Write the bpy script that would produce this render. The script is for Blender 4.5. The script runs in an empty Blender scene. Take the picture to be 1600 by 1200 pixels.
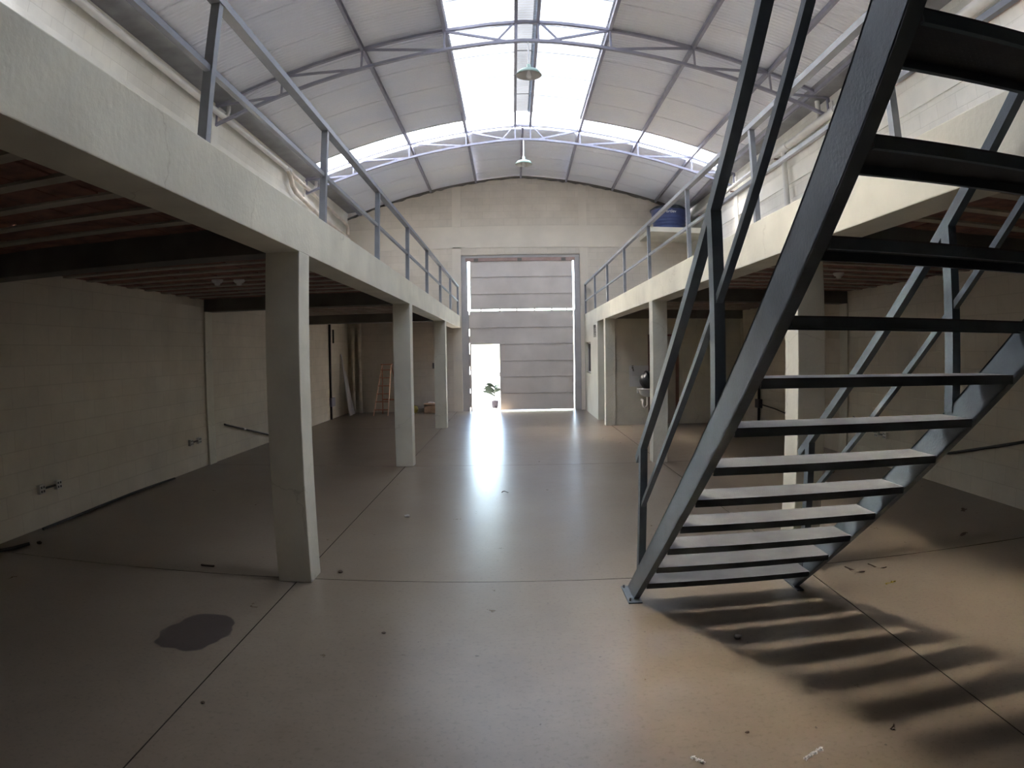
import bpy, bmesh, math, random
from mathutils import Vector, Matrix

random.seed(7)
scene = bpy.context.scene
COL = scene.collection

# ---------------------------------------------------------------- camera
cam_d = bpy.data.cameras.new('camera')
cam = bpy.data.objects.new('camera', cam_d)
COL.objects.link(cam)
RIGHT = Vector((0.99989, 0.00161, -0.01478))
FWD = Vector((-0.0023, 0.99892, -0.04638)).normalized()
UP = RIGHT.cross(FWD).normalized()
RIGHT = FWD.cross(UP).normalized()
m = Matrix.Identity(4)
for r in range(3):
    m[r][0], m[r][1], m[r][2] = RIGHT[r], UP[r], -FWD[r]
m.translation = (0, 0, 1.6)
cam.matrix_world = m
cam_d.sensor_fit = 'HORIZONTAL'
cam_d.sensor_width = 36.0
cam_d.clip_start = 0.05
cam_d.clip_end = 500
cam_d.type = 'PANO'                       # the photograph was taken with a wide action-camera lens
cc = cam_d
cc.panorama_type = 'FISHEYE_LENS_POLYNOMIAL'
cc.fisheye_fov = math.radians(170)
cc.fisheye_polynomial_k0 = 0.0
cc.fisheye_polynomial_k1 = -0.04307181042188191
cc.fisheye_polynomial_k2 = 3.755352576567988e-06
cc.fisheye_polynomial_k3 = 6.464251952512409e-07
cc.fisheye_polynomial_k4 = 4.498369387138898e-08
scene.camera = cam

# ---------------------------------------------------------------- world, sun, exposure
SUN_DIR = Vector((-0.75, 0.22, 1.0)).normalized()          # towards the sun
world = bpy.data.worlds.new('world')
scene.world = world
world.use_nodes = True
wn = world.node_tree.nodes
bg = wn['Background']
sky = wn.new('ShaderNodeTexSky')
sky.sky_type = 'NISHITA'
sky.sun_disc = False
sky.sun_elevation = math.asin(SUN_DIR.z)
sky.sun_rotation = math.atan2(SUN_DIR.x, SUN_DIR.y)
world.node_tree.links.new(sky.outputs['Color'], bg.inputs['Color'])
bg.inputs['Strength'].default_value = 0.5
sun_d = bpy.data.lights.new('sun', 'SUN')
sun_d.energy = 11.0
sun_d.angle = math.radians(0.6)
sun_d.color = (1.0, 0.94, 0.84)
sun = bpy.data.objects.new('sun', sun_d)
COL.objects.link(sun)
sun.location = (-10, 10, 30)
sun.rotation_euler = SUN_DIR.to_track_quat('Z', 'Y').to_euler()
vs = scene.view_settings
vs.view_transform = 'Standard'
vs.look = 'None'
vs.gamma = 1.0
vs.use_curve_mapping = False
vs.exposure = 2.95

# ---------------------------------------------------------------- main measures (metres)
XL, XR = -1.456, 1.999            # faces of the two gallery beams
XWL, XWR = -4.674, 5.15           # side walls
YN, YF = -5.0, 18.35              # near and far walls
ZT, ZB, ZS = 2.66, 2.33, 2.50     # gallery edge beam top, bottom; underside of ribs
COLY = [-0.55, 4.3575, 9.3126, 14.2094]
TRY = [-0.43, 4.48, 9.43, 14.33]
XC = 0.29


def sag(x):
    d = max(0.0, abs(x - XC) - 0.17) + 0.17 if abs(x - XC) > 0.17 else 0.17
    return 0.072 * d + 0.0298 * d * d - 0.013


def zroof(x, y=0.0):
    return 6.81 - sag(x) - 0.15 * max(0.0, (y - 14.6) / 3.8)


# ---------------------------------------------------------------- materials
MATS = {}


def nodes_of(name):
    mt = bpy.data.materials.new(name)
    mt.use_nodes = True
    nt = mt.node_tree
    return mt, nt, nt.nodes['Principled BSDF']


def mat(name, col, rough=0.6, metal=0.0, var=0.12, scale=6.0, bump=0.0, bscale=40.0, spec=0.5, tint=None, cracks=False):
    """Procedural paint / metal / plastic: noise-mottled colour and fine bump."""
    mt, nt, b = nodes_of(name)
    N, L = nt.nodes, nt.links
    geo = N.new('ShaderNodeNewGeometry')
    nz = N.new('ShaderNodeTexNoise')
    nz.inputs['Scale'].default_value = scale
    nz.inputs['Detail'].default_value = 6
    L.new(geo.outputs['Position'], nz.inputs['Vector'])
    rp = N.new('ShaderNodeValToRGB')
    rp.color_ramp.elements[0].position = 0.3
    rp.color_ramp.elements[1].position = 0.7
    t = tint or col
    rp.color_ramp.elements[0].color = tuple(c * (1 - var) for c in t) + (1,)
    rp.color_ramp.elements[1].color = tuple(min(1, c * (1 + var)) for c in col) + (1,)
    L.new(nz.outputs['Fac'], rp.inputs['Fac'])
    L.new(rp.outputs['Color'], b.inputs['Base Color'])
    if cracks:                                   # hairline cracks in the plaster
        wn_ = N.new('ShaderNodeTexNoise')
        wn_.inputs['Scale'].default_value = 3.0
        wn_.inputs['Detail'].default_value = 5
        L.new(geo.outputs['Position'], wn_.inputs['Vector'])
        va = N.new('ShaderNodeVectorMath')
        va.operation = 'MULTIPLY_ADD'
        va.inputs[1].default_value = (.5, .5, .5)
        L.new(wn_.outputs['Color'], va.inputs[0])
        L.new(geo.outputs['Position'], va.inputs[2])
        vo = N.new('ShaderNodeTexVoronoi')
        vo.feature = 'DISTANCE_TO_EDGE'
        vo.inputs['Scale'].default_value = 0.55
        L.new(va.outputs['Vector'], vo.inputs['Vector'])
        cr = N.new('ShaderNodeValToRGB')
        cr.color_ramp.elements[0].position = 0.0
        cr.color_ramp.elements[1].position = 0.004
        cr.color_ramp.elements[0].color = (.82, .80, .78, 1)
        cr.color_ramp.elements[1].color = (1, 1, 1, 1)
        L.new(vo.outputs['Distance'], cr.inputs['Fac'])
        mxc = N.new('ShaderNodeMix')
        mxc.data_type = 'RGBA'
        mxc.blend_type = 'MULTIPLY'
        mxc.inputs['Factor'].default_value = 1.0
        L.new(rp.outputs['Color'], mxc.inputs['A'])
        L.new(cr.outputs['Color'], mxc.inputs['B'])
        L.new(mxc.outputs['Result'], b.inputs['Base Color'])
    b.inputs['Roughness'].default_value = rough
    b.inputs['Metallic'].default_value = metal
    b.inputs['Specular IOR Level'].default_value = spec
    if bump:
        n2 = N.new('ShaderNodeTexNoise')
        n2.inputs['Scale'].default_value = bscale
        n2.inputs['Detail'].default_value = 4
        L.new(geo.outputs['Position'], n2.inputs['Vector'])
        bp = N.new('ShaderNodeBump')
        bp.inputs['Strength'].default_value = bump
        bp.inputs['Distance'].default_value = 0.01
        L.new(n2.outputs['Fac'], bp.inputs['Height'])
        L.new(bp.outputs['Normal'], b.inputs['Normal'])
    MATS[name] = mt
    return mt


def block_wall(name, axis, col):
    """Painted concrete block: very shallow courses under thick cream paint, dirt near the floor."""
    mt, nt, b = nodes_of(name)
    N, L = nt.nodes, nt.links
    geo = N.new('ShaderNodeNewGeometry')
    sep = N.new('ShaderNodeSeparateXYZ')
    L.new(geo.outputs['Position'], sep.inputs['Vector'])
    cmb = N.new('ShaderNodeCombineXYZ')
    L.new(sep.outputs[axis], cmb.inputs['X'])
    L.new(sep.outputs['Z'], cmb.inputs['Y'])
    br = N.new('ShaderNodeTexBrick')
    br.inputs['Scale'].default_value = 1.0
    br.inputs['Brick Width'].default_value = 0.40
    br.inputs['Row Height'].default_value = 0.20
    br.inputs['Mortar Size'].default_value = 0.007
    br.inputs['Mortar Smooth'].default_value = 0.6
    br.inputs['Color1'].default_value = (1, 1, 1, 1)
    br.inputs['Color2'].default_value = (0.955, 0.95, 0.94, 1)
    br.inputs['Mortar'].default_value = (0.87, 0.865, 0.85, 1)
    L.new(cmb.outputs['Vector'], br.inputs['Vector'])
    nz = N.new('ShaderNodeTexNoise')
    nz.inputs['Scale'].default_value = 0.9
    nz.inputs['Detail'].default_value = 8
    nz.inputs['Roughness'].default_value = 0.65
    L.new(geo.outputs['Position'], nz.inputs['Vector'])
    rp = N.new('ShaderNodeValToRGB')
    rp.color_ramp.elements[0].position = 0.32
    rp.color_ramp.elements[1].position = 0.68
    rp.color_ramp.elements[0].color = tuple(c * 0.84 for c in col) + (1,)
    rp.color_ramp.elements[1].color = tuple(min(1, c * 1.05) for c in col) + (1,)
    L.new(nz.outputs['Fac'], rp.inputs['Fac'])
    mx = N.new('ShaderNodeMix')
    mx.data_type = 'RGBA'
    mx.blend_type = 'MULTIPLY'
    mx.inputs['Factor'].default_value = 1.0
    L.new(rp.outputs['Color'], mx.inputs['A'])
    L.new(br.outputs['Color'], mx.inputs['B'])
    L.new(mx.outputs['Result'], b.inputs['Base Color'])
    b.inputs['Roughness'].default_value = 0.75
    b.inputs['Specular IOR Level'].default_value = 0.25
    n2 = N.new('ShaderNodeTexNoise')
    n2.inputs['Scale'].default_value = 55
    L.new(geo.outputs['Position'], n2.inputs['Vector'])
    ad = N.new('ShaderNodeMath')
    ad.operation = 'MULTIPLY_ADD'
    ad.inputs[1].default_value = 0.25
    L.new(n2.outputs['Fac'], ad.inputs[0])
    inv = N.new('ShaderNodeMath')
    inv.operation = 'SUBTRACT'
    inv.inputs[0].default_value = 1.0
    L.new(br.outputs['Fac'], inv.inputs[1])
    L.new(inv.outputs[0], ad.inputs[2])
    bp = N.new('ShaderNodeBump')
    bp.inputs['Strength'].default_value = 0.28
    bp.inputs['Distance'].default_value = 0.006
    L.new(ad.outputs[0], bp.inputs['Height'])
    L.new(bp.outputs['Normal'], b.inputs['Normal'])
    MATS[name] = mt
    return mt


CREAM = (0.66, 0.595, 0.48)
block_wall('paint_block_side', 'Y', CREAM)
block_wall('pale_block_upper', 'Y', (0.83, 0.80, 0.72))  # paler tone for the side walls above gallery level
mat('pale_upper_band', (0.83, 0.80, 0.72), 0.7, 0, 0.06, 2.0, 0.2, 30, 0.25)
block_wall('paint_block_end', 'X', (0.67, 0.60, 0.505))
mat('paint_plaster', (0.645, 0.61, 0.50), 0.7, 0, 0.10, 2.2, 0.25, 30, 0.25, cracks=True)
mat('paint_gable', (0.66, 0.595, 0.50), 0.7, 0, 0.06, 1.5, 0.2, 30, 0.25)
mat('paint_side_room', (0.62, 0.585, 0.48), 0.7, 0, 0.06, 2.0, 0.15, 30, 0.25)
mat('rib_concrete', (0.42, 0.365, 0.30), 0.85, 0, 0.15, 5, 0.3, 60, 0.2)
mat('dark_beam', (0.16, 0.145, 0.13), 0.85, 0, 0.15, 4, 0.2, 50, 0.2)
mat('slab_joint', (0.05, 0.042, 0.035), 0.95, spec=0.1)
mat('clay', (0.23, 0.115, 0.085), 0.9, 0, 0.30, 7, 0.4, 70, 0.2, (0.175, 0.10, 0.08))
mat('stair_steel', (0.075, 0.092, 0.108), 0.42, 0.0, 0.16, 9, 0.12, 90, 0.5)
mat('tread_steel', (0.17, 0.165, 0.16), 0.5, 0.0, 0.18, 14, 0.0, 90, 0.5)
mat('rail_steel', (0.19, 0.20, 0.225), 0.45, 0.0, 0.12, 8)
mat('truss_steel', (0.29, 0.285, 0.35), 0.5, 0.0, 0.1, 6)
mat('pvc_white', (0.72, 0.70, 0.66), 0.4, 0, 0.06, 4)
mat('pvc_dirty', (0.64, 0.56, 0.47), 0.5, 0, 0.2, 5)
mat('gutter_metal', (0.30, 0.30, 0.31), 0.45, 0.4, 0.18, 3, 0.1, 20)
mat('door_metal', (0.62, 0.56, 0.51), 0.5, 0.1, 0.10, 1.6, 0.05, 12)
mat('door_rail', (0.36, 0.24, 0.21), 0.6, 0, 0.15, 6)
mat('jamb_paint', (0.43, 0.41, 0.40), 0.6, 0, 0.08, 3)
mat('lamp_green', (0.36, 0.50, 0.44), 0.35, 0.0, 0.08, 8)
mat('lamp_inner', (0.55, 0.54, 0.52), 0.45, 0.0, 0.05, 8)
mat('bulb_glass', (0.85, 0.85, 0.85), 0.15, 0.0, 0.02)
mat('tank_blue', (0.04, 0.06, 0.17), 0.35, 0, 0.1, 6)
mat('tank_lid', (0.02, 0.03, 0.05), 0.5, 0, 0.1, 6)
mat('white_paint', (0.8, 0.8, 0.8), 0.5, 0, 0.02)
mat('ceramic', (0.75, 0.74, 0.71), 0.15, 0, 0.03)
mat('tile_white', (0.70, 0.69, 0.67), 0.25, 0, 0.04)
mat('black_plastic', (0.02, 0.02, 0.022), 0.35, 0, 0.2, 9)
mat('cable_black', (0.025, 0.022, 0.022), 0.6, 0, 0.2, 9)
mat('socket_plate', (0.55, 0.52, 0.47), 0.5, 0, 0.05)
mat('ladder_wood', (0.42, 0.17, 0.10), 0.65, 0, 0.2, 12)
mat('ladder_lit_edge', (0.85, 0.60, 0.46), 0.6, 0, 0.15, 12)  # wood colour lightened to carry the light on the rails
mat('board_white', (0.58, 0.56, 0.57), 0.6, 0, 0.06, 4)
mat('cardboard', (0.42, 0.27, 0.17), 0.85, 0, 0.2, 9)
mat('sack_yellow', (0.38, 0.30, 0.06), 0.7, 0, 0.25, 14)
mat('paper', (0.75, 0.73, 0.70), 0.8, 0, 0.08, 20)
mat('leaf_dry', (0.075, 0.05, 0.035), 0.8, 0, 0.3, 20)
mat('leaf_yellow', (0.38, 0.30, 0.04), 0.8, 0, 0.2, 20)
mat('leaf_green', (0.010, 0.016, 0.011), 0.7, 0, 0.25, 8, spec=0.1)
mat('stone', (0.45, 0.42, 0.38), 0.9, 0, 0.2, 20)
mat('door_brown', (0.16, 0.07, 0.05), 0.5, 0, 0.2, 8)
mat('leaf_door', (0.40, 0.35, 0.28), 0.6, 0, 0.1, 5)
mat('pot_clay', (0.022, 0.02, 0.026), 0.8, 0, 0.1, 8, spec=0.1)
mat('pot_grey', (0.26, 0.25, 0.30), 0.6, 0, 0.1, 8)
mat('ground_pale', (0.60, 0.58, 0.54), 0.9, 0, 0.1, 0.8)
mat('zinc_box', (0.07, 0.06, 0.06), 0.6, 0, 0.1, 8)


def roof_metal():
    mt, nt, b = nodes_of('roof_metal')
    N, L = nt.nodes, nt.links
    geo = N.new('ShaderNodeNewGeometry')
    nz = N.new('ShaderNodeTexNoise')
    nz.inputs['Scale'].default_value = 0.55
    nz.inputs['Detail'].default_value = 3
    L.new(geo.outputs['Position'], nz.inputs['Vector'])
    rp = N.new('ShaderNodeValToRGB')
    rp.color_ramp.elements[0].position = 0.38
    rp.color_ramp.elements[1].position = 0.62
    rp.color_ramp.elements[0].color = (0.80, 0.82, 0.90, 1)
    rp.color_ramp.elements[1].color = (0.86, 0.86, 0.89, 1)
    L.new(nz.outputs['Fac'], rp.inputs['Fac'])
    L.new(rp.outputs['Color'], b.inputs['Base Color'])
    b.inputs['Roughness'].default_value = 0.62
    b.inputs['Specular IOR Level'].default_value = 0.3
    b.inputs['Metallic'].default_value = 0.0
    MATS['roof_metal'] = mt


def skylight(name, trans, forward, dirt):
    """Translucent fibreglass: diffuse transmission plus a broad forward-scattering lobe."""
    mt = bpy.data.materials.new(name)
    mt.use_nodes = True
    nt = mt.node_tree
    N, L = nt.nodes, nt.links
    N.remove(N['Principled BSDF'])
    out = N['Material Output']
    tl = N.new('ShaderNodeBsdfTranslucent')
    df = N.new('ShaderNodeBsdfDiffuse')
    rf = N.new('ShaderNodeBsdfRefraction')
    rf.inputs['IOR'].default_value = 1.12
    rf.inputs['Roughness'].default_value = 0.66
    geo = N.new('ShaderNodeNewGeometry')
    nz = N.new('ShaderNodeTexNoise')
    nz.inputs['Scale'].default_value = 1.3
    nz.inputs['Detail'].default_value = 5
    L.new(geo.outputs['Position'], nz.inputs['Vector'])
    rp = N.new('ShaderNodeValToRGB')
    rp.color_ramp.elements[0].position = 0.3
    rp.color_ramp.elements[1].position = 0.7
    base = Vector((1.0, 0.985, 0.95)) * trans
    rp.color_ramp.elements[0].color = tuple(base * (1 - dirt)) + (1,)
    rp.color_ramp.elements[1].color = tuple(base) + (1,)
    L.new(nz.outputs['Fac'], rp.inputs['Fac'])
    L.new(rp.outputs['Color'], tl.inputs['Color'])
    L.new(rp.outputs['Color'], rf.inputs['Color'])
    df.inputs['Color'].default_value = (0.5, 0.52, 0.55, 1)
    m1 = N.new('ShaderNodeMixShader')
    m1.inputs['Fac'].default_value = forward
    L.new(tl.outputs[0], m1.inputs[1])
    L.new(rf.outputs[0], m1.inputs[2])
    m2 = N.new('ShaderNodeMixShader')
    m2.inputs['Fac'].default_value = 0.25
    L.new(m1.outputs[0], m2.inputs[1])
    L.new(df.outputs[0], m2.inputs[2])
    L.new(m2.outputs[0], out.inputs['Surface'])
    MATS[name] = mt


def floor_mat():
    mt, nt, b = nodes_of('floor_concrete')
    N, L = nt.nodes, nt.links
    geo = N.new('ShaderNodeNewGeometry')

    def noise(sc, det, rough=0.6):
        n = N.new('ShaderNodeTexNoise')
        n.inputs['Scale'].default_value = sc
        n.inputs['Detail'].default_value = det
        n.inputs['Roughness'].default_value = rough
        L.new(geo.outputs['Position'], n.inputs['Vector'])
        return n

    def ramp(src, p0, p1, c0, c1):
        r_ = N.new('ShaderNodeValToRGB')
        r_.color_ramp.elements[0].position = p0
        r_.color_ramp.elements[1].position = p1
        r_.color_ramp.elements[0].color = c0
        r_.color_ramp.elements[1].color = c1
        L.new(src, r_.inputs['Fac'])
        return r_

    def mul(a, b_, fac=1.0, blend='MULTIPLY'):
        mx = N.new('ShaderNodeMix')
        mx.data_type = 'RGBA'
        mx.blend_type = blend
        if isinstance(fac, float):
            mx.inputs['Factor'].default_value = fac
        else:
            L.new(fac, mx.inputs['Factor'])
        L.new(a, mx.inputs['A'])
        L.new(b_, mx.inputs['B'])
        return mx.outputs['Result']

    big = noise(0.7, 6)
    c = ramp(big.outputs['Fac'], 0.32, 0.68, (0.172, 0.132, 0.092, 1), (0.212, 0.172, 0.127, 1)).outputs['Color']
    med = noise(4.5, 8, 0.7)
    c = mul(c, ramp(med.outputs['Fac'], 0.3, 0.7, (0.89, 0.88, 0.865, 1), (1.05, 1.05, 1.05, 1)).outputs['Color'])
    fine = noise(38, 3)
    c = mul(c, ramp(fine.outputs['Fac'], 0.30, 0.46, (0.80, 0.78, 0.76, 1), (1, 1, 1, 1)).outputs['Color'])
    spk = noise(17, 2)
    c = mul(c, ramp(spk.outputs['Fac'], 0.245, 0.265, (0.45, 0.41, 0.38, 1), (1, 1, 1, 1)).outputs['Color'])
    # old cement scars in the middle of the aisle, where the trowel marks are
    scar = noise(6.0, 10, 0.8)
    c = mul(c, ramp(scar.outputs['Fac'], 0.30, 0.37, (0.80, 0.79, 0.74, 1), (1, 1, 1, 1)).outputs['Color'])
    # one oil stain with its own irregular outline
    wob = noise(3.2, 2)
    mp = N.new('ShaderNodeMapping')
    mp.inputs['Location'].default_value = (1.90 * 3.9, -3.385 * 3.2, 0)
    mp.inputs['Scale'].default_value = (3.9, 3.2, 0)
    L.new(geo.outputs['Position'], mp.inputs['Vector'])
    ln = N.new('ShaderNodeVectorMath')
    ln.operation = 'LENGTH'
    L.new(mp.outputs['Vector'], ln.inputs[0])
    ad = N.new('ShaderNodeMath')
    ad.operation = 'MULTIPLY_ADD'
    ad.inputs[1].default_value = 0.8
    L.new(wob.outputs['Fac'], ad.inputs[0])
    L.new(ln.outputs['Value'], ad.inputs[2])
    st = ramp(ad.outputs[0], 0.0, 1.0, (1, 1, 1, 1), (0, 0, 0, 1))
    st.color_ramp.elements[0].position = 0.735
    st.color_ramp.elements[0].color = (0.36, 0.36, 0.42, 1)
    st.color_ramp.elements[1].position = 0.76
    st.color_ramp.elements[1].color = (1, 1, 1, 1)
    sc = N.new('ShaderNodeMath')
    sc.operation = 'MULTIPLY'
    sc.inputs[1].default_value = 0.58
    L.new(ad.outputs[0], sc.inputs[0])
    L.new(sc.outputs[0], st.inputs['Fac'])
    c = mul(c, st.outputs['Color'])
    L.new(c, b.inputs['Base Color'])
    rr = ramp(med.outputs['Fac'], 0.3, 0.7, (0.27, 0.27, 0.27, 1), (0.33, 0.33, 0.33, 1))
    L.new(rr.outputs['Color'], b.inputs['Roughness'])
    b.inputs['Specular IOR Level'].default_value = 0.42
    bp = N.new('ShaderNodeBump')
    bp.inputs['Strength'].default_value = 0.05
    bp.inputs['Distance'].default_value = 0.01
    L.new(med.outputs['Fac'], bp.inputs['Height'])
    L.new(bp.outputs['Normal'], b.inputs['Normal'])
    MATS['floor_concrete'] = mt


def glass_mat():
    mt, nt, b = nodes_of('window_glass')
    b.inputs['Base Color'].default_value = (0.25, 0.27, 0.28, 1)
    b.inputs['Roughness'].default_value = 0.12
    b.inputs['Transmission Weight'].default_value = 0.6
    MATS['window_glass'] = mt


def checker_tread():
    """Chequer-plate relief on the stair treads."""
    mt, nt, b = nodes_of('tread_plate')
    N, L = nt.nodes, nt.links
    geo = N.new('ShaderNodeNewGeometry')
    mp = N.new('ShaderNodeMapping')
    mp.inputs['Rotation'].default_value = (0, 0, math.radians(45))
    L.new(geo.outputs['Position'], mp.inputs['Vector'])
    wv = N.new('ShaderNodeTexBrick')
    wv.inputs['Scale'].default_value = 1.0
    wv.inputs['Brick Width'].default_value = 0.03
    wv.inputs['Row Height'].default_value = 0.012
    wv.inputs['Mortar Size'].default_value = 0.003
    L.new(mp.outputs['Vector'], wv.inputs['Vector'])
    nz = N.new('ShaderNodeTexNoise')
    nz.inputs['Scale'].default_value = 9
    nz.inputs['Detail'].default_value = 6
    L.new(geo.outputs['Position'], nz.inputs['Vector'])
    rp = N.new('ShaderNodeValToRGB')
    rp.color_ramp.elements[0].position = 0.3
    rp.color_ramp.elements[1].position = 0.7
    rp.color_ramp.elements[0].color = (0.066, 0.064, 0.064, 1)
    rp.color_ramp.elements[1].color = (0.105, 0.10, 0.098, 1)
    L.new(nz.outputs['Fac'], rp.inputs['Fac'])
    L.new(rp.outputs['Color'], b.inputs['Base Color'])
    b.inputs['Roughness'].default_value = 0.75
    b.inputs['Specular IOR Level'].default_value = 0.25
    bp = N.new('ShaderNodeBump')
    bp.inputs['Strength'].default_value = 0.5
    bp.inputs['Distance'].default_value = 0.003
    L.new(wv.outputs['Fac'], bp.inputs['Height'])
    L.new(bp.outputs['Normal'], b.inputs['Normal'])
    MATS['tread_plate'] = mt


roof_metal()
floor_mat()
glass_mat()
checker_tread()
skylight('skylight_ridge', 0.25, 0.62, 0.25)
skylight('skylight_cap', 0.05, 0.3, 0.3)
skylight('skylight_band', 0.90, 0.6, 0.03)


# ---------------------------------------------------------------- mesh helpers
class MB:
    """Collects solids in world coordinates; build() links them as one mesh object."""

    def __init__(self):
        self.v, self.f, self.smooth = [], [], []

    def add(self, verts, faces, smooth=False):
        o = len(self.v)
        self.v += [Vector(p) for p in verts]
        for f in faces:
            self.f.append([i + o for i in f])
            self.smooth.append(smooth)
        return self

    def box(self, x0, x1, y0, y1, z0, z1, bev=0.0):
        if x0 > x1: x0, x1 = x1, x0
        if y0 > y1: y0, y1 = y1, y0
        if z0 > z1: z0, z1 = z1, z0
        if bev <= 0:
            v = [(x, y, z) for z in (z0, z1) for y in (y0, y1) for x in (x0, x1)]
            return self.add(v, [(0, 2, 3, 1), (4, 5, 7, 6), (0, 1, 5, 4), (2, 6, 7, 3), (0, 4, 6, 2), (1, 3, 7, 5)])
        bm = bmesh.new()
        bmesh.ops.create_cube(bm, size=1)
        for p in bm.verts:
            p.co = Vector((x0 + (p.co.x + .5) * (x1 - x0), y0 + (p.co.y + .5) * (y1 - y0), z0 + (p.co.z + .5) * (z1 - z0)))
        bmesh.ops.bevel(bm, geom=bm.edges[:], offset=bev, segments=2, profile=0.6, affect='EDGES')
        return self.bm(bm)

    def bm(self, bm, smooth=False):
        bm.verts.index_update()
        self.add([p.co.copy() for p in bm.verts], [[q.index for q in f.verts] for f in bm.faces], smooth)
        bm.free()
        return self

    def bar(self, a, b, w, h, up=(0, 0, 1)):
        """Rectangular bar from a to b, w across, h along 'up'."""
        a, b, up = Vector(a), Vector(b), Vector(up)
        d = (b - a).normalized()
        s = d.cross(up)
        if s.length < 1e-4:
            s = d.cross(Vector((1, 0, 0)))
        s.normalize()
        u = s.cross(d).normalized()
        v = []
        for p in (a, b):
            for i, j in ((-1, -1), (1, -1), (1, 1), (-1, 1)):
                v.append(p + s * (i * w / 2) + u * (j * h / 2))
        return self.add(v, [(3, 2, 1, 0), (4, 5, 6, 7), (0, 1, 5, 4), (1, 2, 6, 5), (2, 3, 7, 6), (3, 0, 4, 7)])

    def tube(self, pts, r, n=10, cap=True):
        pts = [Vector(p) for p in pts]
        rs = r if isinstance(r, (list, tuple)) else [r] * len(pts)
        rings, prev = [], None
        for i, p in enumerate(pts):
            if i == 0: d = pts[1] - p
            elif i == len(pts) - 1: d = p - pts[i - 1]
            else: d = (pts[i + 1] - p).normalized() + (p - pts[i - 1]).normalized()
            d.normalize()
            if prev is None:
                s = d.cross(Vector((0, 0, 1)))
                if s.length < 1e-3: s = d.cross(Vector((1, 0, 0)))
            else:
                s = prev - d * prev.dot(d)
            s.normalize()
            prev = s
            t = d.cross(s)
            rings.append([p + (s * math.cos(2 * math.pi * k / n) + t * math.sin(2 * math.pi * k / n)) * rs[i] for k in range(n)])
        v = [q for rg in rings for q in rg]
        f = []
        for i in range(len(rings) - 1):
            for k in range(n):
                k2 = (k + 1) % n
                f.append((i * n + k, i * n + k2, (i + 1) * n + k2, (i + 1) * n + k))
        self.add(v, f, True)
        if cap:
            self.add(rings[0], [tuple(range(n))][::-1])
            self.add(rings[-1], [tuple(range(n))])
        return self

    def lathe(self, c, prof, n=24, a0=0.0, a1=2 * math.pi, sx=1.0, sy=1.0):
        c = Vector(c)
        full = abs(a1 - a0 - 2 * math.pi) < 1e-6
        m_ = n if full else n + 1
        v, f = [], []
        for r, z in prof:
            for k in range(m_):
                a = a0 + (a1 - a0) * k / n
                v.append(c + Vector((r * math.cos(a) * sx, r * math.sin(a) * sy, z)))
        for i in range(len(prof) - 1):
            for k in range(n):
                k2 = (k + 1) % m_ if full else k + 1
                f.append((i * m_ + k, i * m_ + k2, (i + 1) * m_ + k2, (i + 1) * m_ + k))
        return self.add(v, f, True)

    def prism(self, poly, axis, a, b):
        """Extrude a polygon of 2-D points along an axis ('x','y','z') from a to b."""
        def p3(p, t):
            return {'x': (t, p[0], p[1]), 'y': (p[0], t, p[1]), 'z': (p[0], p[1], t)}[axis]
        n = len(poly)
        v = [p3(p, a) for p in poly] + [p3(p, b) for p in poly]
        f = [tuple(range(n))[::-1], tuple(range(n, 2 * n))]
        for k in range(n):
            k2 = (k + 1) % n
            f.append((k, k2, n + k2, n + k))
        return self.add(v, f)

    def build(self, name, material, parent=None, fix=True):
        if parent is not None:
            org = Vector(parent['_o'])
        else:
            lo = Vector((min(p.x for p in self.v), min(p.y for p in self.v), min(p.z for p in self.v)))
            hi = Vector((max(p.x for p in self.v), max(p.y for p in self.v), max(p.z for p in self.v)))
            org = Vector(((lo.x + hi.x) / 2, (lo.y + hi.y) / 2, lo.z))
        me = bpy.data.meshes.new(name)
        me.from_pydata([tuple(p - org) for p in self.v], [], self.f)
        for pl, s in zip(me.polygons, self.smooth):
            pl.use_smooth = s
        if fix:
            bm = bmesh.new()
            bm.from_mesh(me)
            bmesh.ops.recalc_face_normals(bm, faces=bm.faces[:])
            bm.to_mesh(me)
            bm.free()
        me.materials.append(MATS[material])
        o = bpy.data.objects.new(name, me)
        COL.objects.link(o)
        if parent is None:
            o.location = org
        else:
            o.parent = parent
        o['_o'] = tuple(org)
        return o


def tag(o, label=None, cat=None, group=None, kind=None):
    if label: o['label'] = label
    if cat: o['category'] = cat
    if group: o['group'] = group
    if kind: o['kind'] = kind
    return o


def thing(name, loc, label=None, cat=None, group=None, kind=None):
    o = bpy.data.objects.new(name, None)
    o.empty_display_size = 0.1
    COL.objects.link(o)
    o.location = loc
    o['_o'] = tuple(loc)
    return tag(o, label, cat, group, kind)


def copy_part(src, parent, dloc=(0, 0, 0), rot=None):
    """A copy of a part (shared mesh) under another thing or at another place of the same one."""
    c = src.copy()
    COL.objects.link(c)
    c.parent = parent
    c.location = Vector(src.location) + Vector(dloc)
    if rot: c.rotation_euler = rot
    return c


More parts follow.
